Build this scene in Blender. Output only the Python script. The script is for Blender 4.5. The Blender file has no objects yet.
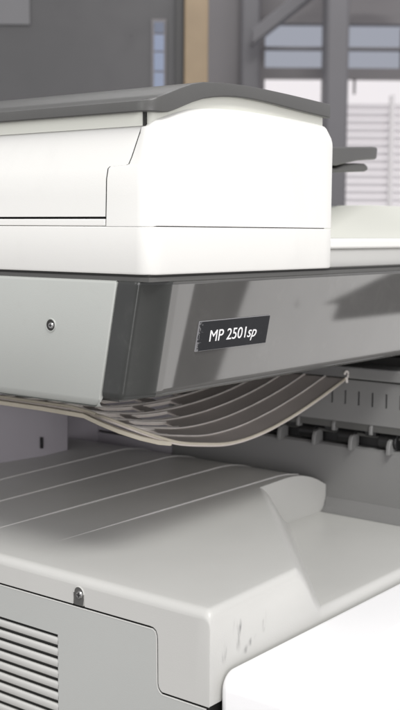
import bpy, bmesh, math, random
from mathutils import Vector, Matrix
random.seed(4)
S = bpy.context.scene
COL = S.collection

# ------------------------------------------------------------ materials
def mat(name, col, rough=.45, spec=.5, noise=.0, nscale=30, bump=0.0, bscale=900, dirt=0.0, dirtcol=(.25,.24,.22), dscale=14, coat=0, metal=0, rvar=0.0):
    m = bpy.data.materials.new(name); m.use_nodes = True
    nt = m.node_tree; N = nt.nodes; L = nt.links
    b = N['Principled BSDF']
    b.inputs['Roughness'].default_value = rough
    b.inputs['Specular IOR Level'].default_value = spec
    b.inputs['Metallic'].default_value = metal
    b.inputs['Coat Weight'].default_value = coat
    b.inputs['Base Color'].default_value = (*col, 1)
    tc = N.new('ShaderNodeTexCoord')
    src = None
    if noise:
        n = N.new('ShaderNodeTexNoise'); n.inputs['Scale'].default_value = nscale; n.inputs['Detail'].default_value = 6
        L.new(tc.outputs['Object'], n.inputs['Vector'])
        mr = N.new('ShaderNodeMapRange'); mr.inputs['From Min'].default_value = .3; mr.inputs['From Max'].default_value = .7
        mr.inputs['To Min'].default_value = 1-noise; mr.inputs['To Max'].default_value = 1+noise*.6
        L.new(n.outputs['Fac'], mr.inputs['Value'])
        mx = N.new('ShaderNodeVectorMath'); mx.operation = 'SCALE'; mx.inputs[0].default_value = col
        L.new(mr.outputs['Result'], mx.inputs['Scale']); src = mx.outputs['Vector']
    if dirt:
        n = N.new('ShaderNodeTexNoise'); n.inputs['Scale'].default_value = dscale; n.inputs['Detail'].default_value = 10; n.inputs['Roughness'].default_value = .72
        n.inputs['Distortion'].default_value = .6
        L.new(tc.outputs['Object'], n.inputs['Vector'])
        mr = N.new('ShaderNodeMapRange'); mr.inputs['From Min'].default_value = .56; mr.inputs['From Max'].default_value = .78
        mr.inputs['To Min'].default_value = 0; mr.inputs['To Max'].default_value = dirt
        L.new(n.outputs['Fac'], mr.inputs['Value'])
        mx = N.new('ShaderNodeMix'); mx.data_type = 'RGBA'
        L.new(mr.outputs['Result'], mx.inputs['Factor'])
        if src: L.new(src, mx.inputs['A'])
        else: mx.inputs['A'].default_value = (*col, 1)
        mx.inputs['B'].default_value = (*dirtcol, 1); src = mx.outputs['Result']
    if src: L.new(src, b.inputs['Base Color'])
    if rvar:
        n = N.new('ShaderNodeTexNoise'); n.inputs['Scale'].default_value = 22; n.inputs['Detail'].default_value = 8
        L.new(tc.outputs['Object'], n.inputs['Vector'])
        mr = N.new('ShaderNodeMapRange'); mr.inputs['From Min'].default_value = .2; mr.inputs['From Max'].default_value = .8
        mr.inputs['To Min'].default_value = max(.02, rough-rvar); mr.inputs['To Max'].default_value = rough+rvar
        L.new(n.outputs['Fac'], mr.inputs['Value']); L.new(mr.outputs['Result'], b.inputs['Roughness'])
    if bump:
        n = N.new('ShaderNodeTexNoise'); n.inputs['Scale'].default_value = bscale; n.inputs['Detail'].default_value = 3
        L.new(tc.outputs['Object'], n.inputs['Vector'])
        bp = N.new('ShaderNodeBump'); bp.inputs['Strength'].default_value = bump; bp.inputs['Distance'].default_value = .0004
        L.new(n.outputs['Fac'], bp.inputs['Height']); L.new(bp.outputs['Normal'], b.inputs['Normal'])
    return m
def emis(name, col, s):
    m = bpy.data.materials.new(name); m.use_nodes = True
    nt = m.node_tree; nt.nodes.clear()
    e = nt.nodes.new('ShaderNodeEmission'); e.inputs['Color'].default_value = (*col,1); e.inputs['Strength'].default_value = s
    o = nt.nodes.new('ShaderNodeOutputMaterial'); nt.links.new(e.outputs[0], o.inputs[0]); return m

M = {
 'white': mat('white_plastic', (.80,.80,.765), .42, .4, bump=.12, dirt=.06, dscale=9),
 'cream': mat('cream_plastic', (.70,.71,.64), .45, .4, bump=.1),
 'door': mat('bright_white_plastic', (.86,.86,.86), .4, .4, bump=.12, dirt=.03),
 'grey': mat('light_grey_plastic', (.42,.435,.41), .42, .4, noise=.03, nscale=8, bump=.15, dirt=.12, dscale=40, dirtcol=(.22,.21,.19)),
 'body': mat('pale_grey_plastic', (.52,.52,.495), .34, .5, rvar=.07, noise=.04, nscale=6, bump=.16, dirt=.10, dscale=11, dirtcol=(.36,.35,.32)),
 'panel': mat('vent_panel_plastic', (.44,.45,.43), .45, .4, noise=.02, nscale=8, bump=.15, dirt=.06, dscale=50),
 'lid': mat('dark_grey_lid', (.082,.082,.078), .30, .5, noise=.06, nscale=18, bump=.3, bscale=1400, dirt=.06, dirtcol=(.3,.3,.28)),
 'gloss': mat('glossy_charcoal', (.077,.076,.072), .035, .62, noise=.10, nscale=20, rvar=.012, dirt=.22, dscale=22, dirtcol=(.17,.165,.155)),
 'trim': mat('charcoal_trim', (.036,.038,.036), .20, .5, noise=.12, nscale=30, rvar=.08, dirt=.2, dscale=30, dirtcol=(.12,.12,.11)),
 'dark': mat('dark_gap', (.02,.02,.018), .6),
 'seal': mat('grey_seal', (.085,.085,.08), .5),
 'black': mat('black_rubber', (.012,.012,.012), .4),
 'guide': mat('brown_grey_plastic', (.58,.53,.49), .42, .45, noise=.06, nscale=20, bump=.15),
 'ridge': mat('worn_ridge', (.66,.65,.63),.4),
 'rib': mat('pale_worn_rib', (.78,.74,.69), .4, .5, noise=.15, nscale=60),
 'rim': mat('beige_rim', (.50,.46,.37), .4, .5, noise=.08, nscale=40),
 'exit': mat('exit_grey_plastic', (.20,.20,.195), .42, .45, noise=.03, nscale=12, bump=.15),
 'rear': mat('rear_mauve_grey', (.43,.41,.44), .5, .4, noise=.04, nscale=5),
 'steel': mat('screw_steel', (.45,.45,.44), .3, .5, metal=.9, noise=.2, nscale=400),
 'plate': mat('black_nameplate', (.010,.011,.014), .35, .25, dirt=.12, dscale=120, dirtcol=(.10,.10,.11)),
 'silver': mat('silver_edge', (.32,.32,.33), .3, .5),
 'letters': mat('white_letters', (.88,.88,.88), .4),
 'scuff': mat('grey_scuff', (.27,.265,.27), .6),
 'floor': mat('grey_vinyl_floor', (.26,.25,.24), .35, noise=.1, nscale=3),
}

# ------------------------------------------------------------ helpers
def smooth(me, ang=35):
    for p in me.polygons: p.use_smooth = True
    me.set_sharp_from_angle(angle=math.radians(ang))
def mk(name, verts, faces, m, parent=None, ang=35, bevel=0, seg=2, solid=0):
    me = bpy.data.meshes.new(name); me.from_pydata([tuple(v) for v in verts], [], faces); me.update()
    bm = bmesh.new(); bm.from_mesh(me); bmesh.ops.remove_doubles(bm, verts=bm.verts, dist=1e-6)
    bmesh.ops.recalc_face_normals(bm, faces=bm.faces); bm.to_mesh(me); bm.free()
    o = bpy.data.objects.new(name, me); COL.objects.link(o)
    me.materials.append(m)
    if parent: o.parent = parent
    if solid:
        s = o.modifiers.new('solid','SOLIDIFY'); s.thickness = solid; s.offset = -1
    if bevel:
        b = o.modifiers.new('bevel','BEVEL'); b.width = bevel; b.segments = seg; b.limit_method = 'ANGLE'; b.angle_limit = math.radians(40)
    smooth(me, ang)
    return o
class MB:
    def __init__(s): s.v=[]; s.f=[]
    def add(s, v, f):
        n=len(s.v); s.v+=[tuple(a) for a in v]; s.f+=[tuple(i+n for i in q) for q in f]; return s
    def box(s, x0,x1,y0,y1,z0,z1):
        return s.add([(x,y,z) for x in (x0,x1) for y in (y0,y1) for z in (z0,z1)],
            [(0,1,3,2),(4,6,7,5),(0,4,5,1),(2,3,7,6),(0,2,6,4),(1,5,7,3)])
    def prism(s, poly, axis, a, b):
        def P(p,c):
            if axis=='x': return (c,p[0],p[1])
            if axis=='y': return (p[0],c,p[1])
            return (p[0],p[1],c)
        n=len(poly); v=[P(p,a) for p in poly]+[P(p,b) for p in poly]
        return s.add(v,[tuple(range(n)),tuple(range(2*n-1,n-1,-1))]+[(i,(i+1)%n,(i+1)%n+n,i+n) for i in range(n)])
    def cyl(s, c, axis, r, h, n=24, r2=None):
        r2 = r if r2 is None else r2
        ax={'x':Vector((1,0,0)),'y':Vector((0,1,0)),'z':Vector((0,0,1))}[axis] if isinstance(axis,str) else Vector(axis).normalized()
        u=ax.orthogonal().normalized(); w=ax.cross(u); c=Vector(c)
        v=[c+r*(math.cos(t)*u+math.sin(t)*w) for t in [2*math.pi*i/n for i in range(n)]]
        v+=[c+ax*h+r2*(math.cos(t)*u+math.sin(t)*w) for t in [2*math.pi*i/n for i in range(n)]]
        return s.add(v,[tuple(range(n)),tuple(range(2*n-1,n-1,-1))]+[(i,(i+1)%n,(i+1)%n+n,i+n) for i in range(n)])
    def tube(s, pts, r, n=6):
        pts=[Vector(p) for p in pts]; v=[]
        for i,p in enumerate(pts):
            d=(pts[min(i+1,len(pts)-1)]-pts[max(i-1,0)]).normalized()
            u=d.cross(Vector((0,0,1))); u=(u if u.length>1e-4 else Vector((1,0,0))).normalized(); w=d.cross(u)
            rr = r if not callable(r) else r(i/(len(pts)-1))
            v+=[p+rr*(math.cos(2*math.pi*k/n)*u+math.sin(2*math.pi*k/n)*w) for k in range(n)]
        f=[(i*n+k,i*n+(k+1)%n,(i+1)*n+(k+1)%n,(i+1)*n+k) for i in range(len(pts)-1) for k in range(n)]
        f+=[tuple(range(n)),tuple(range(len(v)-1,len(v)-n-1,-1))]
        return s.add(v,f)
    def build(s, name, m, parent=None, **k): return mk(name, s.v, s.f, m, parent, **k)
def interp(tab):
    def f(x):
        if x<=tab[0][0]: return tab[0][1]
        if x>=tab[-1][0]: return tab[-1][1]
        for i in range(len(tab)-1):
            if tab[i][0]<=x<=tab[i+1][0]:
                p0=tab[max(i-1,0)]; p1=tab[i]; p2=tab[i+1]; p3=tab[min(i+2,len(tab)-1)]
                h=p2[0]-p1[0]; t=(x-p1[0])/h
                m1=(p2[1]-p0[1])/(p2[0]-p0[0]); m2=(p3[1]-p1[1])/(p3[0]-p1[0])
                return ((2*t**3-3*t*t+1)*p1[1]+(t**3-2*t*t+t)*h*m1+(-2*t**3+3*t*t)*p2[1]+(t**3-t*t)*h*m2)
    return f
def skirt(name, path, rows, m, parent, cap_top=True, cap_bottom=True, shear=0, ang=35):
    """wall sheet round a plan path; rows are (z or z(x,y), inset)"""
    n=len(path); P=[Vector((p[0],p[1])) for p in path]; N=[]
    for i in range(n):
        d=(P[min(i+1,n-1)]-P[max(i-1,0)]).normalized(); N.append(Vector((-d.y,d.x)))
    # inward normal: paths run from the left rear round the front to the right, inside is on the left hand
    v=[];f=[]
    for z,ins in rows:
        for i in range(n):
            q=P[i]+N[i]*ins; zz=z(P[i].x,P[i].y) if callable(z) else z
            v.append((q.x,q.y-shear*zz,zz))
    R=len(rows)
    for r in range(R-1):
        for i in range(n-1): f.append((r*n+i,r*n+i+1,(r+1)*n+i+1,(r+1)*n+i))
    if cap_bottom: f.append(tuple(range(n)))
    if cap_top: f.append(tuple(range((R-1)*n,R*n)))
    return mk(name, v, f, m, parent, ang=ang)
def arc(cx,cy,r,a0,a1,n):
    return [(cx+r*math.cos(math.radians(a0+(a1-a0)*i/n)), cy+r*math.sin(math.radians(a0+(a1-a0)*i/n))) for i in range(n+1)]
def empty(name, loc, parent=None):
    o=bpy.data.objects.new(name,None); COL.objects.link(o); o.location=loc; o.empty_display_size=.05
    if parent: o.parent=parent
    return o
def tag(o, label=None, cat=None, group=None, kind=None):
    if label: o['label']=label
    if cat: o['category']=cat
    if group: o['group']=group
    if kind: o['kind']=kind
    return o
FL=-.98   # floor height

# =============================================================== PHOTOCOPIER
cop = empty('photocopier',(0,0,0))
tag(cop,'large grey and white office photocopier with dark lid filling the foreground','photocopier')

# ------------------------------------------------- document feeder (top)
ZW = interp([(-.01,.1015),(0,.1018),(.0096,.1045),(.0411,.1135),(.0866,.1180),(.15,.1184),(.2,.1172),(.214,.1163),(.2215,.1145),(.2262,.1085),(.2305,.100)])
feeder = MB().box(.006,.2255,.006,.52,.0022,.098).build('document_feeder', M['dark'], cop)
R0=.012
fp = [(0,.52),(0,.0125)]+arc(R0,R0,R0,180,270,8)[1:]+[(x/1000,0) for x in (20,30,42,54,66,78,90,104,118,132,146,160,174,188,200,208,214,218)]+arc(.2245,.006,.006,-90,0,6)[1:]+[(.2305,.05),(.2305,.52)]
# base band under both covers
skirt('feeder_base', fp, [(.0022,.003),(.0026,.0008),(.0040,0),(.0337,0),(.0341,.0003)], M['white'], feeder)
# front cover: wraps the corner, its rear edge is a stepped seam
def lx(z): return 0 if z<.066 else (z-.066)/.035*.006
def seam(z):
    t=[(.0345,.0388),(.066,.0380),(.0728,.0377),(.0742,.0360),(.0747,.0215),(.0753,.0195),(.0800,.0176),(.1015,.0113)]
    for (a,b),(c,d) in zip(t,t[1:]):
        if a<=z<=c: return b+(d-b)*(z-a)/(c-a)
    return t[-1][1] if z>.1 else t[0][1]
zs=[.0343,.045,.055,.066,.0728,.0742,.0747,.0753,.080,.088,.095,.0995]
fpath=arc(R0,R0,R0,180,270,8)[0:]+fp[10:]
v=[];f=[];pl=[Vector(p) for p in fpath]
cols=len(fpath)+1
for z in zs+['t1','t2','t3']:
    for i in range(cols):
        if i==0:
            zz={'t1':.1000,'t2':.1012,'t3':.1016}.get(z,z); 
            x=lx(zz)+{'t1':.0006,'t2':.0018,'t3':.0035}.get(z,0); v.append((x,seam(zz),zz)); continue
        p=pl[i-1]; d=(pl[min(i,len(pl)-1)]-pl[max(i-2,0)]).normalized(); nn=Vector((-d.y,d.x))
        top=ZW(p.x)
        base=(top-.006-.0348)*( (zs.index(z) if z in zs else 0)/(len(zs)-1))+.0348
        k=1 if i==1 else 0
        if i<=6:  # near the corner follow the same heights as the seam
            zz={'t1':top-.0025,'t2':top-.0006,'t3':top}.get(z, z)
            ins={'t1':.001,'t2':.003,'t3':.006}.get(z,0)
        else:
            zz={'t1':top-.0025,'t2':top-.0006,'t3':top}.get(z, base); ins={'t1':.001,'t2':.003,'t3':.006}.get(z,0)
        w=max(0,1-i/7)
        q=p+nn*ins; v.append((q.x+lx(zz)*w, q.y, zz))
R=len(zs)+3
for r in range(R-1):
    for i in range(cols-1): f.append((r*cols+i,r*cols+i+1,(r+1)*cols+i+1,(r+1)*cols+i))
mk('front_cover', v, f, M['white'], feeder, ang=30)
# rear side cover with the step
v=[];f=[]
zs2=[.0408,.045,.055,.066,.0728,.0742,.0747,.0753,.080,.088,.095,.0995,.1008]
for z in zs2:
    for y in (seam(z)+.0009,.06,.52): v.append((lx(z)+(0 if z<.1 else .0008)+.0,y,z))
    v.append((.02,.52,z))
for r in range(len(zs2)-1):
    for i in range(3): f.append((r*4+i,r*4+i+1,(r+1)*4+i+1,(r+1)*4+i))
mk('side_cover', v, f, M['white'], feeder)
MB().box(0,.02,.0402,.52,.0345,.0392).build('side_ledge', M['white'], feeder, bevel=.0006)
# groove under the lid
skirt('lid_groove', [(.0045,.52),(.0045,.012)]+[(.0050,.0105)], [(.100,0),(.110,0)], M['cream'], feeder, cap_top=False, cap_bottom=False)
MB().box(.004,.012,.0088,.0100,.100,.112).build('lid_gap', M['dark'], feeder)
gp=[(.007,.52),(.007,.0085)]+arc(.012,.0085,.005,180,270,4)[1:]+[(x/1000,.0035) for x in (20,30,42,54,66,78,90,104,118,132,146,160,174,188,200,208,214)]+[(.2175,.0045),(.2185,.008),(.2185,.52)]
LB = interp([(-.01,.1083),(0,.1085),(.0147,.1088),(.03,.1135),(.052,.1208),(.0864,.1258),(.1234,.1262),(.1773,.1236),(.2183,.1220)])
LT = interp([(-.01,.1155),(0,.1160),(.0095,.1192),(.022,.1235),(.035,.1280),(.0519,.1323),(.0983,.1353),(.1494,.1350),(.2179,.1329)])
skirt('lid_rail', gp, [(lambda x,y:ZW(x)-.004,0),(lambda x,y:LB(x)+.001,0)], M['cream'], feeder, cap_top=False, cap_bottom=False)
# dark lid: arched slab with rounded edge
lp=[(-.0012,.52),(-.0012,.012)]+arc(.0108,.0105,.012,180,270,8)[1:]+[(x/1000,-.0015) for x in (16,22,30,42,54,66,78,90,104,118,132,146,160,174,188,200,208,214)]+arc(.2185,.0015,.003,-90,0,4)[1:]+[(.2215,.03),(.2215,.52)]
v=[];f=[];P=[Vector(p) for p in lp];n=len(P)
for (fn,dz,ins) in [(LB,.0,.004),(LB,.0,.0006),(LB,.0008,0),(LT,-.0012,0),(LT,-.0003,.0004),(LT,0,.0013)]:
    for i,p in enumerate(P):
        d=(P[min(i+1,n-1)]-P[max(i-1,0)]).normalized(); nn=Vector((-d.y,d.x)); q=p+nn*ins
        v.append((q.x,q.y,fn(q.x)+dz))
for r in range(5):
    for i in range(n-1): f.append((r*n+i,r*n+i+1,(r+1)*n+i+1,(r+1)*n+i))
# top surface: strips across x joined front to rear
xs=[.0001,.004,.009,.016,.022,.03,.042,.054,.066,.078,.09,.104,.118,.132,.146,.16,.174,.188,.2,.208,.214,.2200]
base=len(v)
def fy(x):
    for i in range(5*n,6*n-1):
        a=v[i];b=v[i+1]
        if a[0]<=x<=b[0] and b[0]>a[0]: return a[1]+(b[1]-a[1])*(x-a[0])/(b[0]-a[0])
    return .012
for x in xs: v.append((x,fy(x),LT(x))); v.append((x,.52,LT(x)))
for i in range(len(xs)-1): f.append((base+2*i,base+2*i+2,base+2*i+3,base+2*i+1))
mk('lid', v, f, M['lid'], feeder, ang=28)
# input tray tongue sticking out beyond the feeder
MB().prism([(.30,.1060),(.36,.1115),(.40,.1145),(.472,.1193),(.479,.1192),(.481,.1175),(.4795,.1075),(.476,.1065),(.440,.1035),(.40,.0965),(.36,.095),(.30,.093)],'y',.10,.26).build('input_tray', M['lid'], feeder, bevel=.0015)
MB().prism([(.30,.0925),(.405,.0945),(.42,.0985),(.44,.1010),(.462,.1015),(.468,.0995),(.469,.0955),(.463,.0935),(.42,.0915),(.30,.086)],'y',.104,.25).build('tray_stop', M['seal'], feeder, bevel=.0015)
# ejected originals tray right of the feeder
MB().box(.2318,.95,.012,.52,.0010,.0175).build('output_bed', M['body'], feeder, bevel=.002)
MB().box(.2316,.95,.0095,.52,.0176,.0262).build('output_rim', M['white'], feeder, bevel=.0022, seg=3)
t=MB()
t.add([(.262,.03,.0262),(.80,.03,.0262),(.80,.13,.0262),(.262,.13,.0262),(.80,.09,.0600),(.452,.09,.0590),(.80,.13,.060),(.452,.13,.059)],
      [(0,1,4,5),(1,2,6,4),(5,4,6,7),(0,5,7,3),(0,3,2,1),(2,3,7,6)])
t.build('output_tray', M['cream'], feeder, bevel=.001)
MB().box(.24,.80,.132,.15,.0262,.0585).build('output_tray_wall', M['grey'], feeder, bevel=.002)

# ------------------------------------------------- scanner housing band
sc = MB().box(.020,.95,.036,.52,-.080,-.0030).build('scanner_housing', M['dark'], cop)
SH=.19
top=[(-.0042,.0016),(-.0050,.0004),(-.0062,0)]
bot=[(-.0875,.0065),(-.0850,.0025),(-.0812,.0006),(-.0780,0)]
fr=[(-.0832,.0016),(-.0825,.0008),(-.0812,.0002),(-.0785,0)]
def band(name, path, rows, m, **k): return skirt(name, path, rows, m, sc, shear=SH, **k)
band('side_panel',[(0,.52),(0,.10),(0,.0302),(.0008,.0293),(.003,.0292)],[(-.0905,.006),(-.0895,.0035),(-.0865,.0012),(-.0840,0)]+[(-.0042-.0,0),(-.0030,.0006),(-.0022,.002)],M['grey'])
band('corner_trim',[(.0012,.0284),(.0002,.0276),(.0002,.0240),(.0002,.0160),(.0002,.0150)]+arc(.0047,.0135,.0045,180,250,12)+[(.0039,.00905),(.0195,.0036),(.0250,.0014),(.0262,.0011)],
     [(-.0832,.0012),(-.0824,.0007),(-.0812,.0002),(-.0795,0),(-.0785,0),(-.0060,0),(-.0050,0),(-.0040,0),(-.0028,.0003),(-.0022,.0010)],M['trim'],ang=35)
band('front_panel',[(.0262,.0011),(.0270,.00092),(.0303,.00018),(.0312,.00004),(.0325,0),(.05,0),(.1,0),(.2,0),(.3,0),(.95,0)],fr+[(-.0775,0),(-.0770,0),(-.0054,0),(-.0048,0),(-.0040,0),(-.0030,.0006),(-.0024,.0025)],M['gloss'],ang=50)
MB().box(.0022,.95,.0028,.52,-.0024,.0006).build('seal_strip', M['seal'], sc)
MB().box(.0035,.90,.0042,.50,.0006,.0022).build('shadow_gap', M['dark'], sc)
# bottom pan of the scanner
MB().box(.010,.95,.036,.52,-.0865,-.081).build('bottom_pan', M['seal'], sc)
# side screw in its recess
def screw(c, r, parent, name='screw'):
    x,y,z=c
    MB().cyl((x-.0004,y,z),'x',r*1.22,.0010,28).build('screw_recess', M['dark'], parent)
    ring=MB()
    for (ra,xa),(rb,xb) in [((1.42,.0001),(1.30,-.0006)),((1.30,-.0006),(1.12,-.0005))]:
        n=28; v=[(x+xa,y+r*ra*math.cos(2*math.pi*i/n),z+r*ra*math.sin(2*math.pi*i/n)) for i in range(n)]+[(x+xb,y+r*rb*math.cos(2*math.pi*i/n),z+r*rb*math.sin(2*math.pi*i/n)) for i in range(n)]
        ring.add(v,[(i,(i+1)%n,(i+1)%n+n,i+n) for i in range(n)])
    ring.build('screw_collar', M['grey'], parent)
    s=MB().cyl((x-.0004,y-r*.16,z-r*.05),(-1,0,0),r*.66,.0010,20,r*.5)
    o=s.build(name, M['steel'], parent)
    k=MB().box(x-.0016,x-.0013,y-r*.16-r*.32,y-r*.16+r*.32,z-r*.05-r*.09,z-r*.05+r*.09).box(x-.00163,x-.0013,y-r*.16-r*.09,y-r*.16+r*.09,z-r*.05-r*.34,z-r*.05+r*.3)
    k.build('screw_slot', M['black'], parent)
screw((0,.0921,-.0356),.0036,sc)

# nameplate lying on the leaning front face
def onfront(x,z,off): # point on front face, off = distance in front of it
    return (x, -SH*z-off, z-off*SH)
npv=[];
def plate(name,x0,x1,z0,z1,off,thick,m,sk=0):
    a=[onfront(x0-sk,z0,off),onfront(x1-sk,z0,off),onfront(x1,z1,off),onfront(x0,z1,off)]
    b=[onfront(x0-sk,z0,off-thick),onfront(x1-sk,z0,off-thick),onfront(x1,z1,off-thick),onfront(x0,z1,off-thick)]
    return mk(name,a+b,[(0,1,2,3),(4,5,6,7),(0,1,5,4),(1,2,6,5),(2,3,7,6),(3,0,4,7)],m,sc)
plate('nameplate_edge',.0606,.1484,-.0535,-.0318,.0007,.0008,M['silver'])
plate('nameplate',.0610,.1480,-.0532,-.0321,.0011,.0008,M['plate'])
cu=bpy.data.curves.new('lettering','FONT'); cu.body='MP 2501'; cu.size=.0122; cu.extrude=.00012; cu.space_character=.98
def text(body,x,z,size,sx,shear,wgt=0):
    cu=bpy.data.curves.new('lettering','FONT'); cu.body=body; cu.size=size; cu.extrude=.0001; cu.shear=shear; cu.offset=wgt
    o=bpy.data.objects.new('t',cu); COL.objects.link(o); bpy.context.view_layer.update()
    me=bpy.data.meshes.new_from_object(o.evaluated_get(bpy.context.evaluated_depsgraph_get()))
    bpy.data.objects.remove(o)
    w=max(v.co.x for v in me.vertices)
    vs=[]
    for q in me.vertices:
        vs.append(onfront(x+q.co.x*sx, z+q.co.y, .0013+q.co.z))
    for q,c in zip(me.vertices,vs): q.co=c
    return me,x+w*sx
me1,xe=text('MP 2501',.0735,-.0470,.0120,1.12,.0,0)
me2,xe2=text('sp',xe+.0018,-.0470,.0120,1.12,.24,0)
bm=bmesh.new(); bm.from_mesh(me1); bm.from_mesh(me2); mm=bpy.data.meshes.new('lettering'); bm.to_mesh(mm); bm.free()
print('TEXT END x',xe2)
lo=bpy.data.objects.new('lettering',mm); COL.objects.link(lo); mm.materials.append(M['letters']); lo.parent=sc

# ------------------------------------------------- slotted paper guide under the scanner
prof=interp([(.08,-.1175),(.10,-.1275),(.133,-.1385),(.165,-.1448),(.207,-.1500),(.252,-.1481),(.3005,-.1398),(.3524,-.1270),(.4026,-.1125)])
def gz(x,y):
    w=1 if x<.2 else max(0,1-(x-.2)/.2); w=w*w*(3-2*w)
    cap=.078 if x<.1 else (.078+(x-.1)*1.3 if x<.2 else .21)
    return prof(x)+.16*w*min(max(y-.085,0),cap)
gl=interp([(.085,.133),(.090,.118),(.098,.104),(.112,.0955),(.127,.0935),(.142,.100),(.16,.1005),(.30,.1005)])
NX=72; Y0=.085; DY=.0245
def gxs(y):
    a=gl(y); return [a+(.4035-a)*(i/NX) for i in range(NX+1)]
ribs_y=[Y0+DY*k for k in range(9)]
rowsy=[Y0,.0875,.0905,.095,.1005,.105]
for k in range(1,9):
    y0=ribs_y[k]; rowsy+=[y0,y0+.0055,y0+.0190]
v=[];f=[]
for y in rowsy:
    for x in gxs(y): v.append((x,y,gz(x,y)))
n=NX+1
def slots(k):
    """start and end of the cut-out slots in strip k, staggered from strip to strip"""
    r=[]; x=.107+(k*.031)%.052-.03; lim=.145+.028*k
    while x<lim:
        if x+.050>.112: r.append((max(x,.106),min(x+.050,lim+.012)))
        x+=.066
    return [q for q in r if q[1]-q[0]>.012]
def slot(i,j):
    if j<6: return False
    k=(j-6)//3+1; r=(j-6)%3
    if r!=1: return False
    x=.1005+(.303)*((i+.5)/NX)
    return any(a<x<b_ for a,b_ in slots(k))
for j in range(len(rowsy)-1):
    for i in range(n-1):
        if not slot(i,j): f.append((j*n+i,j*n+i+1,(j+1)*n+i+1,(j+1)*n+i))
guide=mk('paper_guide', v, f, M['guide'], cop, ang=40)
if guide.data.polygons[5].normal.z<0: guide.data.flip_normals()
_m=guide.modifiers.new('solid','SOLIDIFY'); _m.thickness=.002; _m.offset=-1
edge_pts=[(gl(y),y,gz(gl(y),y)+.0006) for y in (.142,.135,.127,.119,.112,.105,.098,.094,.090,.087)]
MB().tube(edge_pts+[(x,Y0,gz(x,Y0)+.0006) for x in gxs(Y0)], .0012, 8).build('guide_rib', M['rim'], guide)
for k,y in enumerate(ribs_y):
    if k: MB().tube([(x,y,gz(x,y)+.0006) for x in gxs(y)], .00075, 8).build('guide_rib', M['rib'], guide)
for k in range(1,9):
    for a_,c_ in slots(k):
        for dy,r_ in ((.0050,.00035),(.0196,.0008)):
            y=ribs_y[k]+dy
            MB().tube([(a_+(c_-a_)*i/10, y, gz(a_+(c_-a_)*i/10,y)+.0003) for i in range(11)], r_, 6).build('slot_edge', M['rib'], guide)  # pale tubes put the lit thickness of each slot into shape and colour
MB().tube([(.1005,y,gz(.1005,y)+.0010) for y in (.142,.15,.17,.20,.24,.285)], .0013, 8).build('guide_lip', M['rim'], guide)
bar=MB(); pts=[(.096,.40,-.1185),(.096,.20,-.1185),(.094,.15,-.1190),(.0895,.127,-.1225),(.0925,.110,-.1270),(.103,.096,-.1325),(.117,.0890,-.1370),(.129,.0862,-.1392)]
secs=[]
for p in pts:
    p=Vector(p); secs.append([p+Vector(o) for o in ((-.0012,0,.0022),(.004,.002,.0018),(.004,.002,-.0012),(-.0008,0,-.0018))])
vv=[q for s_ in secs for q in s_]
bar.add(vv,[(i*4+k,i*4+(k+1)%4,(i+1)*4+(k+1)%4,(i+1)*4+k) for i in range(len(secs)-1) for k in range(4)]+[(0,1,2,3),tuple(range(len(vv)-4,len(vv)))])
bar.build('guide_edge_bar', M['rim'], guide, bevel=.0005)
# hook where the guide hangs on the exit unit
h=MB(); h.tube([(.398+.0035*math.cos(a),.083,-.1085+.0035*math.sin(a)) for a in [math.radians(q) for q in range(-100,200,25)]],.0011,6)
h.tube([(.3985,.083,-.1115),(.3995,.083,-.1165)],.0013,6)
h.build('guide_hook', M['rib'], guide)

# ------------------------------------------------- exit unit (right wall of the output space)
X1=.404
eu = MB().box(X1+.030,.95,.012,.52,-.26,-.092).build('exit_unit', M['dark'], cop)
MB().box(X1-.003,.93,.0,.310,-.1125,-.1010).build('top_rail', M['exit'], eu, bevel=.0015)
MB().box(X1-.0005,X1+.004,.0,.310,-.1142,-.1126).build('rail_gap', M['dark'], eu)
b=MB(); ys=[.0415+.0153*k for k in range(-2,17)]
b.box(X1,X1+.004,0,.310,-.1250,-.1143).box(X1,X1+.004,0,.310,-.1570,-.1390)
yy=[0]+[e for y in ys for e in (y-.0011,y+.0011) if 0<y<.305]+[.310]
for a,c in zip(yy[0::2],yy[1::2]): b.box(X1,X1+.004,a,c,-.1390,-.1250)
b.build('slotted_band', M['exit'], eu, ang=20)
MB().box(X1+.0045,X1+.006,0,.31,-.156,-.115).build('slot_backing', M['black'], eu)
MB().prism([(X1+.001,-.2225),(X1+.001,-.196),(X1+.003,-.1835),(X1+.006,-.1815),(X1+.03,-.1815),(X1+.03,-.262),(X1+.001,-.262)],'y',-.051,.310).build('lower_wall', M['exit'], eu, ang=25)
MB().box(X1+.014,X1+.029,0,.31,-.1810,-.1575).build('roller_recess', M['black'], eu)
MB().cyl((X1+.010,0.0,-.1695),'y',.0018,.31,12).build('roller_shaft', M['seal'], eu)
for y in (.0250+.0465*k for k in range(6)):
    MB().cyl((X1+.0095,y+.006,-.1725),'y',.0078,.020,24).build('roller', M['black'], eu, bevel=.001)
    MB().box(X1+.001,X1+.008,y+.028,y+.040,-.1685,-.1575).build('bearing_block', M['black'], eu, bevel=.001)
for k in range(7):
    y=.0345+.0425*k
    MB().prism([(X1-.004,-.1845),(X1-.0035,-.1750),(X1-.001,-.1705),(X1+.004,-.1690),(X1+.012,-.1700),(X1+.012,-.1840)],'y',y,y+.0042).build('guide_finger', M['exit'], eu, bevel=.0008)
    MB().prism([(X1-.002,-.1670),(X1-.002,-.1600),(X1+.000,-.1572),(X1+.006,-.1572),(X1+.006,-.1680)],'y',y+.021,y+.0245).build('guide_finger', M['exit'], eu, bevel=.0008)
MB().box(X1+.0005,X1+.004,0,.31,-.1640,-.1572).build('lower_lip', M['seal'], eu)

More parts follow.
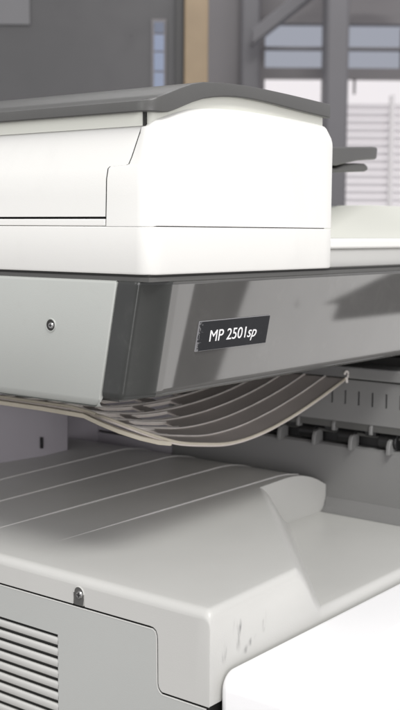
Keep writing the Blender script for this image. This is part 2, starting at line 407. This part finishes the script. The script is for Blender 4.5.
# ------------------------------------------------- lower cabinet: top cover with humped tray
cab = empty('cabinet',(0,0,0),cop)
YF=-.052; YR=.42; XE=.95
def zh(x): # hump profile behind the scoop
    if x<.33: return -.2144+.0094*x/.33
    t=min(1,(x-.33)/.074)
    return -.2050-.0190*t**2.2
YS=.108
def crest(y): return .107+(y-YF)*(.2895-.107)/(YS-YF)
def zs_(x,y):
    c=crest(y); w=.032+(y-YF)*.014/.16
    E_=.0045
    if x<=c-E_: return zh(x)
    t=(x-(c-E_))/(w+E_)
    if t>=1: return -.2500
    z0=zh(c-E_); s=1-(1-min(1,t*1.0))**1.0 if False else t**1.45/(t**1.45+(1-t)**1.25)
    return z0+(-.2500-z0)*s
RR=.0065
def edge(d):
    if d>=RR: return 0
    return RR-math.sqrt(max(0,RR*RR-(RR-d)**2))
ed=[0,.0002,.0007,.0015,.0026,.004,.0052,.0065]
def gridsheet(xfun, ylist, zfun):
    v=[];f=[]
    for y in ylist:
        xs=xfun(y)
        for x in xs: v.append((x,y,zfun(x,y)))
    n=len(xfun(ylist[0]))
    for j in range(len(ylist)-1):
        for i in range(n-1): f.append((j*n+i,j*n+i+1,(j+1)*n+i+1,(j+1)*n+i))
    return v,f
def xrow(y):
    c=crest(y); w=.032+(y-YF)*.014/.16
    E_=.0045
    a=ed+[.0065+(c-E_-.0065)*k/14 for k in range(1,15)]
    a+=[c-E_+(w+E_)*(k/20)**1.3 for k in range(1,21)]
    e=c+w; a+=[e+(X1+.0005-e)*k/8 for k in range(1,9)]
    return a
def zfront(x,y): return zs_(x,y)-edge(y-YF)-edge(x) 
yf=[YF+d for d in ed]+[YF+.0065+(YS-YF-.0065)*k/14 for k in range(1,15)]
tray=MB(); v,f=gridsheet(xrow,yf,zfront); tray.add(v,f)
xr=ed+[.0065+(.33-.0065)*k/16 for k in range(1,17)]+[.33+.0745*k/16 for k in range(1,17)]
yr=[YS+(YR-YS)*k/12 for k in range(13)]
v,f=gridsheet(lambda y:xr,yr,lambda x,y:zh(x)-edge(x)-.0 ); tray.add(v,f)
# wall of the scoop at y=YS between the two profiles
xa=[x for x in xrow(YS)]
v=[(x,YS,zs_(x,YS)-edge(x)) for x in xa]+[(x,YS,zh(x)-edge(x)) for x in xa]; n=len(xa)
tray.add(v,[(i,i+1,n+i+1,n+i) for i in range(n-1) if zh(xa[i+1])-zs_(xa[i+1],YS)>1e-5])
# front face, left face (down to the seams)
xa=xrow(YF)
ZB=-.2788
v=[(x,YF,zfront(x,YF)) for x in xa]+[(x,YF,-.262 if x>.02 else ZB) for x in xa]
tray.add([ (max(q[0],0),q[1],q[2]) for q in v],[(i,i+1,n+i+1,n+i) for i in range(n-1)])
ztl=lambda y: zh(0)-RR-edge(y-YF) if y<YS else zh(0)-RR
yl=[YF+d for d in ed]+[-.040,-.030,-.020,-.012,-.0075]
SZ=-.2352
def seamz(y):
    # lower edge of the top cover along the left side
    if y<-.0105: return ZB-.0006
    if y<-.0065: return ZB+.0-.0006+( (y+.0105)/.004)**.5*.004
    return None
left=MB()
ylist=[YF+d for d in ed]+[-.040,-.030,-.020,-.012]
v=[(0,y,ztl(y)) for y in ylist]+[(0,y,ZB-.0004) for y in ylist]; n=len(ylist)
tray.add(v,[(i,i+1,n+i+1,n+i) for i in range(n-1)])
# piece behind y=-.012: lower boundary rises round a corner to SZ
q=[(-.012,ZB-.0004),(-.0103,ZB+.0006),(-.0090,ZB+.0024),(-.0084,ZB+.005),(-.0080,-.244),(-.0076,-.2400),(-.0064,-.2372),(-.0040,-.2356),(-.0010,SZ),(.03,SZ),(.0600,SZ),(.0612,-.2320),(.0704,-.2320),(.0716,SZ),(.16,SZ),(YR,SZ)]
v=[(0,a,ztl(a)) for a,_ in q]+[(0,a,b_) for a,b_ in q]; n=len(q)
tray.add(v,[(i,i+1,n+i+1,n+i) for i in range(n-1)])
top_cover=tray.build('top_cover', M['body'], cab, ang=32)
# raised ridges running across the tray
def ridge(p0,p1,fade):
    pts=[]
    N_=40
    for i in range(N_+1):
        t=i/N_; x=p0[0]+(p1[0]-p0[0])*t; y=p0[1]+(p1[1]-p0[1])*t
        pts.append((x,y,zh(x)-.0003))
    return MB().tube(pts, lambda t:.0012*min(1,.12+t*fade), 8).build('tray_ridge', M['ridge'], top_cover)
ridge((.005,.2735),(.398,.258),3); ridge((.0,.209),(.398,.184),3); ridge((.028,.142),(.365,.1165),2.2)
ridge((.005,.335),(.398,.322),3)
# low ledge at the foot of the exit wall
MB().prism([(X1+.0008,-.2360),(X1-.0010,-.2375),(X1-.0030,-.2440),(X1-.0060,-.2480),(X1-.0110,-.2498),(X1+.0008,-.2498)],'y',-.051,.107).build('ledge', M['exit'], top_cover, ang=60)
# rear walls of the output space
rw=MB().prism([(.0,.47),(.0,.44),(.262,.372),(.300,.372),(.300,.425),(X1+.02,.425),(X1+.02,.47)],'z',-.235,-.088).build('rear_wall', M['rear'], cab)
MB().box(X1+.0005,X1+.012,.3115,.425,-.230,-.2065).build('rear_side_wall', M['rear'], cab)
MB().box(X1+.003,X1+.013,.3115,.425,-.2062,-.2040).build('rear_seam', M['black'], cab)
MB().box(X1+.0005,X1+.012,.3115,.425,-.2035,-.0880).build('rear_side_wall', M['rear'], cab)
MB().box(.2585,.2600,.368,.3715,-.198,-.186).build('rear_clip', M['black'], cab)
# dark shell behind the side panel and the seams
MB().box(.004,XE,YF+.004,.50,-.60,-.2352-.002).build('inner_shell', M['dark'], cab) if False else None
MB().box(.0035,.06,YF+.006,.50,-.90,-.2362).build('inner_shell', M['dark'], cab)

# side panel with the louvred vent
g=.0016
sp=empty('side_panel',(0,0,0),cab)
V0,V1=.0872,.215; ZT,ZBt=-.2618,-.372
def poly(pts,name,m,th=.003,par=sp,bev=.0006):
    return MB().prism(pts,'x',0,th).build(name,m,par,bevel=bev)
pan=MB()
outer=[(YR+.08,SZ-g),(.0728,SZ-g),(.0716,SZ-g),(.06,SZ-g),(-.0010+g*.3,SZ-g),(-.0036,-.2368),(-.0056,-.2380),(-.0066,-.2405),(-.0069,-.244),(-.0073,ZB+.005),(-.0079,ZB+.0020),(-.0095,ZB-.0003),(-.012,ZB-.0004-g),(-.0495,ZB-.0006-g),(-.0495,-.90),(YR+.08,-.90)]
# faces of the panel round the vent opening, in the plane x=0
o=outer; A=lambda y,z:(0,y,z)
pv=[A(*p) for p in o]+[A(V0,ZT),A(V1,ZT),A(V1,ZBt),A(V0,ZBt)]
pf=[(0,1,17,),]
pv2=[];pf2=[]
# right portion (towards the corner), top, left and bottom portions
right=[o[4],o[5],o[6],o[7],o[8],o[9],o[10],o[11],o[12],o[13],o[14],(V0,-.90),(V0,ZBt),(V0,ZT),(V0,SZ-g),(.0716,SZ-g),(.06,SZ-g)]
topp=[(V0,ZT),(V0,SZ-g),(V1,SZ-g),(V1,ZT)]
leftp=[(V1,-.90),(V1,ZBt),(V1,ZT),(V1,SZ-g),o[0],o[15]]
botp=[(V0,-.90),(V0,ZBt),(V1,ZBt),(V1,-.90)]
for pp in (right,topp,leftp,botp):
    b0=len(pv2); pv2+= [A(*p) for p in pp]; pf2.append(tuple(range(b0,b0+len(pp))))
panel=mk('vent_panel', pv2, pf2, M['panel'], cab, solid=0)
panel.name='vent_panel'
bpy.data.objects.remove(sp)
# lip rim of the panel (bright rounded edge)
rim_pts=[(.0004,a,b_) for a,b_ in o[1:14]]
MB().tube([(.0004,YR,SZ-g-.0004)]+[(.0004,a+ (.0004 if a<0 else 0),b_-.0004) for a,b_ in [o[1],o[3],o[4],o[5],o[6],o[7],o[8],o[9],o[10],o[11],o[12],o[13]]],.0006,6).build('panel_edge', M['body'], panel)
# vent slats
pitch=.00845
MB().box(.0075,.009,V0-.002,V1+.002,ZBt-.002,ZT+.002).build('vent_backing', M['seal'], panel)
k=0; z=ZT
while z-pitch>ZBt-.001:
    zt=z-.0021; zb=z-pitch
    pr=[(.0072,zt-.0030),(.0016,zt-.0004),(.0004,zt-.0008),(.0,zt-.0022),(.0,zb+.0012),(.0006,zb+.0002),(.0072,zb-.0004)]
    vs=[(x,V0-.0003,zz) for x,zz in pr]+[(x,V1+.0003,zz) for x,zz in pr]; n=len(pr)
    MB().add(vs,[tuple(range(n)),tuple(range(2*n-1,n-1,-1))]+[(i,(i+1)%n,(i+1)%n+n,i+n) for i in range(n)]).build('vent_slat', M['body'], panel, ang=60)
    # rounded end of the opening
    z-=pitch
for zz in [ZT-i*pitch for i in range(int((ZT-ZBt)/pitch)+1)]:
    pass
# screw set in a notch of the top cover
MB().box(.0008,.003,.0600,.0716,-.2352,-.2215).build('screw_well', M['dark'], cab) if False else None
nb=MB(); ring=arc(.0657,-.2262,.0048,0,180,16); nb.prism([(.0609,-.2352)]+ring[::-1]+[(.0705,-.2352)],'x',-.0002,.0012); nb.build('screw_notch', M['seal'], cab)
nb=MB(); 
r1=arc(.0657,-.2262,.0048,0,180,16); nb.tube([(-.0002,.0705,-.2345)]+[(-.0002,a,b_) for a,b_ in r1]+[(-.0002,.0609,-.2345)],.0005,6); nb.build('notch_edge', M['body'], cab)
s=MB().cyl((-.0002,.0650,-.2272),(-1,0,0),.0030,.0011,20,.0024); sw=s.build('screw', M['steel'], cab)
MB().box(-.0016,-.0012,.0632,.0668,-.2275,-.2269).box(-.00163,-.0012,.0647,.0653,-.2290,-.2255).build('screw_slot', M['black'], cab)

# front face of the cabinet below the top cover and the white front cover
MB().box(.004,XE,YF+.004,-.045,-.90,-.2795).build('front_frame', M['dark'], cab)
MB().box(X1,XE,YF,.30,-.262,-.2555).build('side_fill', M['body'], cab) if False else None
fc=MB()
x0,x1,zt_=.0085,.95,-.2568; r=.013
prof_=[(x0,-.90),(x0,zt_-r)]+[(x0+r-r*math.cos(math.radians(a)),zt_-r+r*math.sin(math.radians(a))) for a in (15,30,45,60,75)]+[(x0+r,zt_),(x1,zt_),(x1,-.90)]
fc.prism(prof_,'y',-.108,YF-.0012)
fcov=fc.build('front_door', M['door'], cab, bevel=.006, seg=4)
# grip line pressed in the door's top
# base plinth
MB().box(.01,XE-.01,-.04,.50,FL,-.90).build('plinth', M['seal'], cab, bevel=.004)
MB().box(.94,.95,-.05,.50,-.90,-.23).build('right_side', M['body'], cab)
MB().box(.0,.95,.500,.51,-.90,-.088).build('rear_panel', M['body'], cab)

# =============================================================== SURROUNDINGS
fl=MB().box(-4,9,-4,9,FL-.05,FL).build('floor', M['floor']); tag(fl,kind='structure')
# frame of the room behind: origin under the camera, u to the right, w away, v up
C=Vector((-.56513459,-.48042224,.03144219))
fw=Vector((.79454904,.61741278,0)).normalized(); rt=Vector((fw.y,-fw.x,0))
def RM(o):
    m_=Matrix((( rt.x,fw.x,0,C.x),(rt.y,fw.y,0,C.y),(0,0,1,0),(0,0,0,1))); o.matrix_world=m_; return o
def wbox(name,u0,u1,w0,w1,v0,v1,m,parent=None,bevel=0):
    o=MB().box(u0,u1,w0,w1,v0,v1).build(name,m,None,bevel=bevel)
    if parent: o.parent=parent
    else: RM(o)
    return o
WD=2.6; k=WD/1126.5
U=lambda px,D=WD:(px-200)*D/1126.5
V=lambda py,D=WD:.0314+(228.5-py)*D/1126.5
def peel():
    m=M['plate']; nt=m.node_tree; N=nt.nodes; L=nt.links; b=N['Principled BSDF']; b.inputs['Specular IOR Level'].default_value=.12
    tc=N.new('ShaderNodeTexCoord'); sx=N.new('ShaderNodeSeparateXYZ'); L.new(tc.outputs['Object'],sx.inputs[0])
    nz=N.new('ShaderNodeTexNoise'); nz.inputs['Scale'].default_value=420; nz.inputs['Detail'].default_value=5; nz.inputs['Roughness'].default_value=.7; L.new(tc.outputs['Object'],nz.inputs['Vector'])
    mr=N.new('ShaderNodeMapRange'); mr.inputs['From Min'].default_value=.0595; mr.inputs['From Max'].default_value=.0690; mr.inputs['To Min'].default_value=.42; mr.inputs['To Max'].default_value=.80
    L.new(sx.outputs['X'],mr.inputs['Value'])
    gt=N.new('ShaderNodeMath'); gt.operation='GREATER_THAN'; L.new(nz.outputs['Fac'],gt.inputs[0]); L.new(mr.outputs[0],gt.inputs[1])
    mx=N.new('ShaderNodeMix'); mx.data_type='RGBA'; L.new(gt.outputs[0],mx.inputs['Factor'])
    old=b.inputs['Base Color'].links[0].from_socket; L.new(old,mx.inputs['A']); mx.inputs['B'].default_value=(.20,.20,.205,1)
    L.new(mx.outputs['Result'],b.inputs['Base Color'])
peel()
M['smudge']=mat('soft_smudge',(.52,.52,.495),.45,.4)
def smudge():
    m=M['smudge']; nt=m.node_tree; N=nt.nodes; L=nt.links; b=N['Principled BSDF']
    tc=N.new('ShaderNodeTexCoord'); mp=N.new('ShaderNodeMapping'); mp.inputs['Scale'].default_value=(260,260,60); mp.inputs['Rotation'].default_value=(0,.35,0)
    L.new(tc.outputs['Object'],mp.inputs['Vector'])
    nz=N.new('ShaderNodeTexNoise'); nz.inputs['Scale'].default_value=1; nz.inputs['Detail'].default_value=5; L.new(mp.outputs[0],nz.inputs['Vector'])
    mr=N.new('ShaderNodeMapRange'); mr.inputs['From Min'].default_value=.45; mr.inputs['From Max'].default_value=.66; L.new(nz.outputs['Fac'],mr.inputs['Value'])
    gg=N.new('ShaderNodeTexGradient'); gg.gradient_type='SPHERICAL'
    mg=N.new('ShaderNodeMapping'); L.new(tc.outputs['UV'],mg.inputs['Vector']); mg.inputs['Location'].default_value=(-1,-1,0); mg.inputs['Scale'].default_value=(2,2,1); L.new(mg.outputs[0],gg.inputs[0])
    mu=N.new('ShaderNodeMath'); mu.operation='MULTIPLY'; L.new(mr.outputs[0],mu.inputs[0]); L.new(gg.outputs['Fac'],mu.inputs[1])
    m2=N.new('ShaderNodeMath'); m2.operation='MULTIPLY'; m2.use_clamp=True; m2.inputs[1].default_value=.6; L.new(mu.outputs[0],m2.inputs[0])
    L.new(m2.outputs[0],b.inputs['Alpha']); b.inputs['Base Color'].default_value=(.20,.195,.20,1)
smudge()
def smudge_quad(pts):
    o=mk('scuff_mark',pts,[(0,1,2,3)],M['smudge'],top_cover); uv=o.data.uv_layers.new(name='UVMap')
    for l in o.data.loops:
        co=o.data.vertices[l.vertex_index].co; k_=min(range(4),key=lambda i:(Vector(pts[i])-co).length); uv.data[l.index].uv=[(0,0),(1,0),(1,1),(0,1)][k_]
for (cx_,cz_,hw,hh,tl) in [(.0300,-.2380,.0045,.0135,-.0025),(.0345,-.2350,.0030,.008,-.0015),(.0620,-.2370,.0030,.0095,.0005),(.0400,-.2510,.0035,.004,0),(.0480,-.2470,.006,.004,.002),(.0160,-.2470,.003,.008,.001)]:
    y_=YF-.0002; smudge_quad([(cx_-hw-tl,y_,cz_-hh),(cx_+hw-tl,y_,cz_-hh),(cx_+hw+tl,y_,cz_+hh),(cx_-hw+tl,y_,cz_+hh)])
MB2={
 'board': mat('dark_board',(.082,.081,.083),.35,.5,noise=.18,nscale=2.2,rvar=.1),
 'sheet': mat('pale_sheet',(.155,.155,.16),.5,noise=.05,nscale=5),  # tone of the imitated reflection on the panel
 'tan': mat('tan_wood',(.30,.225,.14),.5,noise=.12,nscale=12),
 'frame': mat('dark_frame',(.045,.045,.045),.4),
 'greywall': mat('grey_wall',(.205,.195,.20),.6,noise=.12,nscale=1.4),
 'column': mat('grey_column',(.165,.162,.172),.5,noise=.1,nscale=2),
 'slat': mat('blind_slat',(.80,.77,.79),.5),
 'pole': mat('white_pole',(.85,.83,.83),.4),
 'bluegrey': emis('blue_grey_daylight',(.34,.355,.41),1.0),
 'white': emis('white_daylight',(.86,.82,.84),1.0),
}
# partition panel on the left with its frame
pa=empty('wall_partition',(0,0,0)); RM(pa); tag(pa,'dark grey partition panel in a dark frame behind the copier lid, left of the wooden post','partition')
wbox('panel',U(-1100),U(175),WD,WD+.03,FL,1.5,MB2['board'],pa)
wbox('frame',U(175),U(183),WD-.02,WD+.035,FL,1.5,MB2['frame'],pa)
wbox('pinned_sheet',U(-40),U(33),WD-.006,WD-.002,V(30),V(-60),MB2['sheet'],pa)  # pale slab imitating a reflection at the panel's upper left
sl=empty('slit_window',(0,0,0)); RM(sl); tag(sl,'narrow blue lit slit window divided into small panes in the dark partition panel','window')
wbox('slit_frame',U(151.5),U(165.5),WD-.008,WD-.002,V(96),V(24),MB2['greywall'],sl)
for a,b_ in ((27,37),(39,54),(56,73),(75,94)):
    wbox('pane',U(154),U(163.5),WD-.012,WD-.009,V(b_),V(a),emis('slit_daylight',(.29,.33,.44) if a>30 else (.2,.22,.28),1.0),sl)  # glowing slabs imitate a window reflected in the panel
po=wbox('wooden_post',U(183.5),U(206.5),WD-.05,WD+.06,FL,1.5,MB2['tan'],bevel=.004); tag(po,'upright tan wooden post behind the copier between dark panel and glazed side','post')
# hall beyond, right of the post
D2=4.2
gw=wbox('back_wall',U(150,D2),U(262,D2),D2,D2+.1,FL,2.2,MB2['greywall']); tag(gw,kind='structure')
gw2=wbox('upper_wall',U(262,D2),U(520,D2),D2,D2+.1,V(24,D2),2.2,MB2['greywall']); tag(gw2,kind='structure')
cl=wbox('steel_column',U(309,D2),U(329,D2),D2-.45,D2-.30,FL,2.2,MB2['column'],bevel=.01); tag(cl,'thick grey upright column in front of the bright blinds in the background','column')
cl2=wbox('wall_pilaster',U(238,D2),U(256,D2),D2-.12,D2-.01,FL,2.2,MB2['column'],bevel=.01); tag(cl2,'faint dark grey pilaster left of the diagonal brace in the background','pilaster')
# diagonal brace
br=MB(); a=(U(246,D2),V(52,D2)); b_=(U(322,D2),V(-8,D2)); w=.028
br.prism([(a[0],a[1]-w),(b_[0],b_[1]-w),(b_[0],b_[1]+w),(a[0],a[1]+w)],'y',D2-.28,D2-.2)
o_=br.build('diagonal_brace',MB2['column'],None,bevel=.005); RM(o_); tag(o_,'diagonal grey brace rising to the right towards the upright column','brace')
# window with blue grey upper glazing and pale blinds below
wn=empty('window',(0,0,0)); RM(wn); tag(wn,'wide bright window with blue grey upper panes and pale horizontal blinds','window')
wbox('upper_pane',U(258,D2),U(520,D2),D2+.06,D2+.07,V(72,D2),V(20,D2),MB2['bluegrey'],wn)
wbox('lower_pane',U(258,D2),U(520,D2),D2+.06,D2+.07,V(300,D2),V(78,D2),MB2['white'],wn)
for a,b_ in ((20,27),(49,51),(69,79)): wbox('transom',U(262,D2),U(520,D2),D2-.01,D2+.04,V(b_,D2),V(a,D2),MB2['greywall'],wn)
wbox('mullion',U(395.5,D2),U(398,D2),D2-.012,D2+.03,V(68,D2),V(30,D2),MB2['greywall'],wn)
wbox('mullion',U(350,D2),U(352,D2),D2+.012,D2+.03,V(93,D2),V(79,D2),MB2['greywall'],wn)
yv=103
while yv<290:
    wbox('blind_slat',U(262,D2),U(520,D2),D2+.0,D2+.035,V(yv+4.6,D2),V(yv,D2),MB2['slat'],wn); yv+=7.6
wbox('end_mullion',U(262,D2)-.03,U(262,D2),D2-.02,D2+.08,V(300,D2),V(30,D2),MB2['greywall'],wn)
pp=wbox('white_pole',U(380.5,D2),U(385,D2),D2-.12,D2-.10,FL,V(98,D2),MB2['pole'],bevel=.003); tag(pp,'thin white upright pole standing in front of the blinds','pole')
lm=MB(); 
n=28; c=(U(358,D2),V(9,D2)); rx,rz=.098,.026
for s0,s1,y0,y1 in ((1,1,0,-.03),):
    pass
vv=[(c[0]+rx*math.cos(2*math.pi*i/n),D2-.25+.08*math.sin(2*math.pi*i/n),c[1]+rz*math.sin(2*math.pi*i/n)*.6) for i in range(n)]
vv+=[(c[0]+rx*.8*math.cos(2*math.pi*i/n),D2-.25+.07*math.sin(2*math.pi*i/n),c[1]-.02+rz*.6*math.sin(2*math.pi*i/n)) for i in range(n)]
lm.add(vv,[tuple(range(n)),tuple(range(2*n-1,n-1,-1))]+[(i,(i+1)%n,(i+1)%n+n,i+n) for i in range(n)])
lo_=lm.build('ceiling_lamp',emis('dim_lamp',(.30,.29,.29),1.0)); RM(lo_); tag(lo_,'pale oval lamp glowing dimly near the top right above the window','lamp')
sky=wbox('sky',-6,9,9,9.1,FL,5,emis('sky_backdrop',(.8,.82,.88),1.0)); tag(sky,kind='structure')

# =============================================================== LIGHT
W=bpy.data.worlds.new('World'); S.world=W; W.use_nodes=True
W.node_tree.nodes['Background'].inputs[0].default_value=(.985,.965,1.0,1)
W.node_tree.nodes['Background'].inputs[1].default_value=.74
def area(name,loc,target,sx,sy,rad,col=(1,1,1),roll=0):
    l=bpy.data.lights.new(name,'AREA'); l.shape='RECTANGLE'; l.size=sx; l.size_y=sy; l.color=col
    l.energy=rad*sx*sy*math.pi
    o=bpy.data.objects.new(name,l); COL.objects.link(o); o.location=loc
    d=(Vector(target)-Vector(loc)).normalized()
    o.rotation_mode='QUATERNION'; q=d.to_track_quat('-Z','Y')
    if roll:
        from mathutils import Quaternion
        q=q@Quaternion((0,0,1),math.radians(roll))
    o.rotation_quaternion=q
    return o
area('ceiling_light_front',(-.75,-1.30,2.1),(.15,.0,-.1),1.1,.6,24,(1,.99,.97))
area('window_light_left',(-2.0,.35,.75),(0,.15,-.05),1.3,1.0,1.6,(.97,1,.97))  # unseen area light added to brighten the left faces
area('front_window_light',(-1.75,-1.95,.12),(.1,.05,-.15),1.8,.8,4.0,(1,.965,.99))  # unseen low fill added for the paper guide and the shading of the scoop
area('room_light_back',(1.3,1.6,2.0),(1.6,2.6,.2),1.6,1.2,3.0)
area('low_lamp_corner',(-1.35,-1.75,-.60),(0,.0,-.05),.40,.75,4.0)  # unseen light added for the bright streak on the trim crease
# added unseen lights, tiled so the glossy front band mirrors bright and dark shapes
def added_reflection(name,x0,x1,z0,z1,rad,roll=0):
    c=((x0+x1)/2,-1.3,(z0+z1)/2); area(name,c,(c[0],0,c[2]),x1-x0,z1-z0,rad,(1,.98,.96),roll)
added_reflection('low_lamp_left',0.5,1.88,-.97,-.35,2.3)
added_reflection('low_lamp_right',2.15,4.3,-.97,-.80,2.1)
added_reflection('low_lamp_middle',2.15,2.455,-.80,-.40,2.1)
added_reflection('low_lamp_small',2.44,2.72,-.80,-.735,2.1)
area('low_lamp_slanted',(2.862,-1.3,-.515),(2.862,0,-.515),.88,.30,2.1,(1,.98,.96),15)

# =============================================================== CAMERA
cam=bpy.data.cameras.new('camera'); co=bpy.data.objects.new('camera',cam); COL.objects.link(co)
R=Matrix(((0.61355797,0.08157532,-0.78542478),(-0.78961266,0.07301213,-0.60924632),(0.00764607,0.99398928,0.10921008)))
co.matrix_world=Matrix.Translation(C)@R.to_4x4()
cam.sensor_fit='VERTICAL'; cam.sensor_height=36; cam.sensor_width=36; cam.lens=36*1126.5/710
cam.clip_start=.01; cam.clip_end=60
cam.dof.use_dof=True; cam.dof.focus_distance=.81; cam.dof.aperture_fstop=12
S.camera=co
S.view_settings.view_transform='Standard'; S.view_settings.look='None'; S.view_settings.gamma=1; S.view_settings.exposure=.06
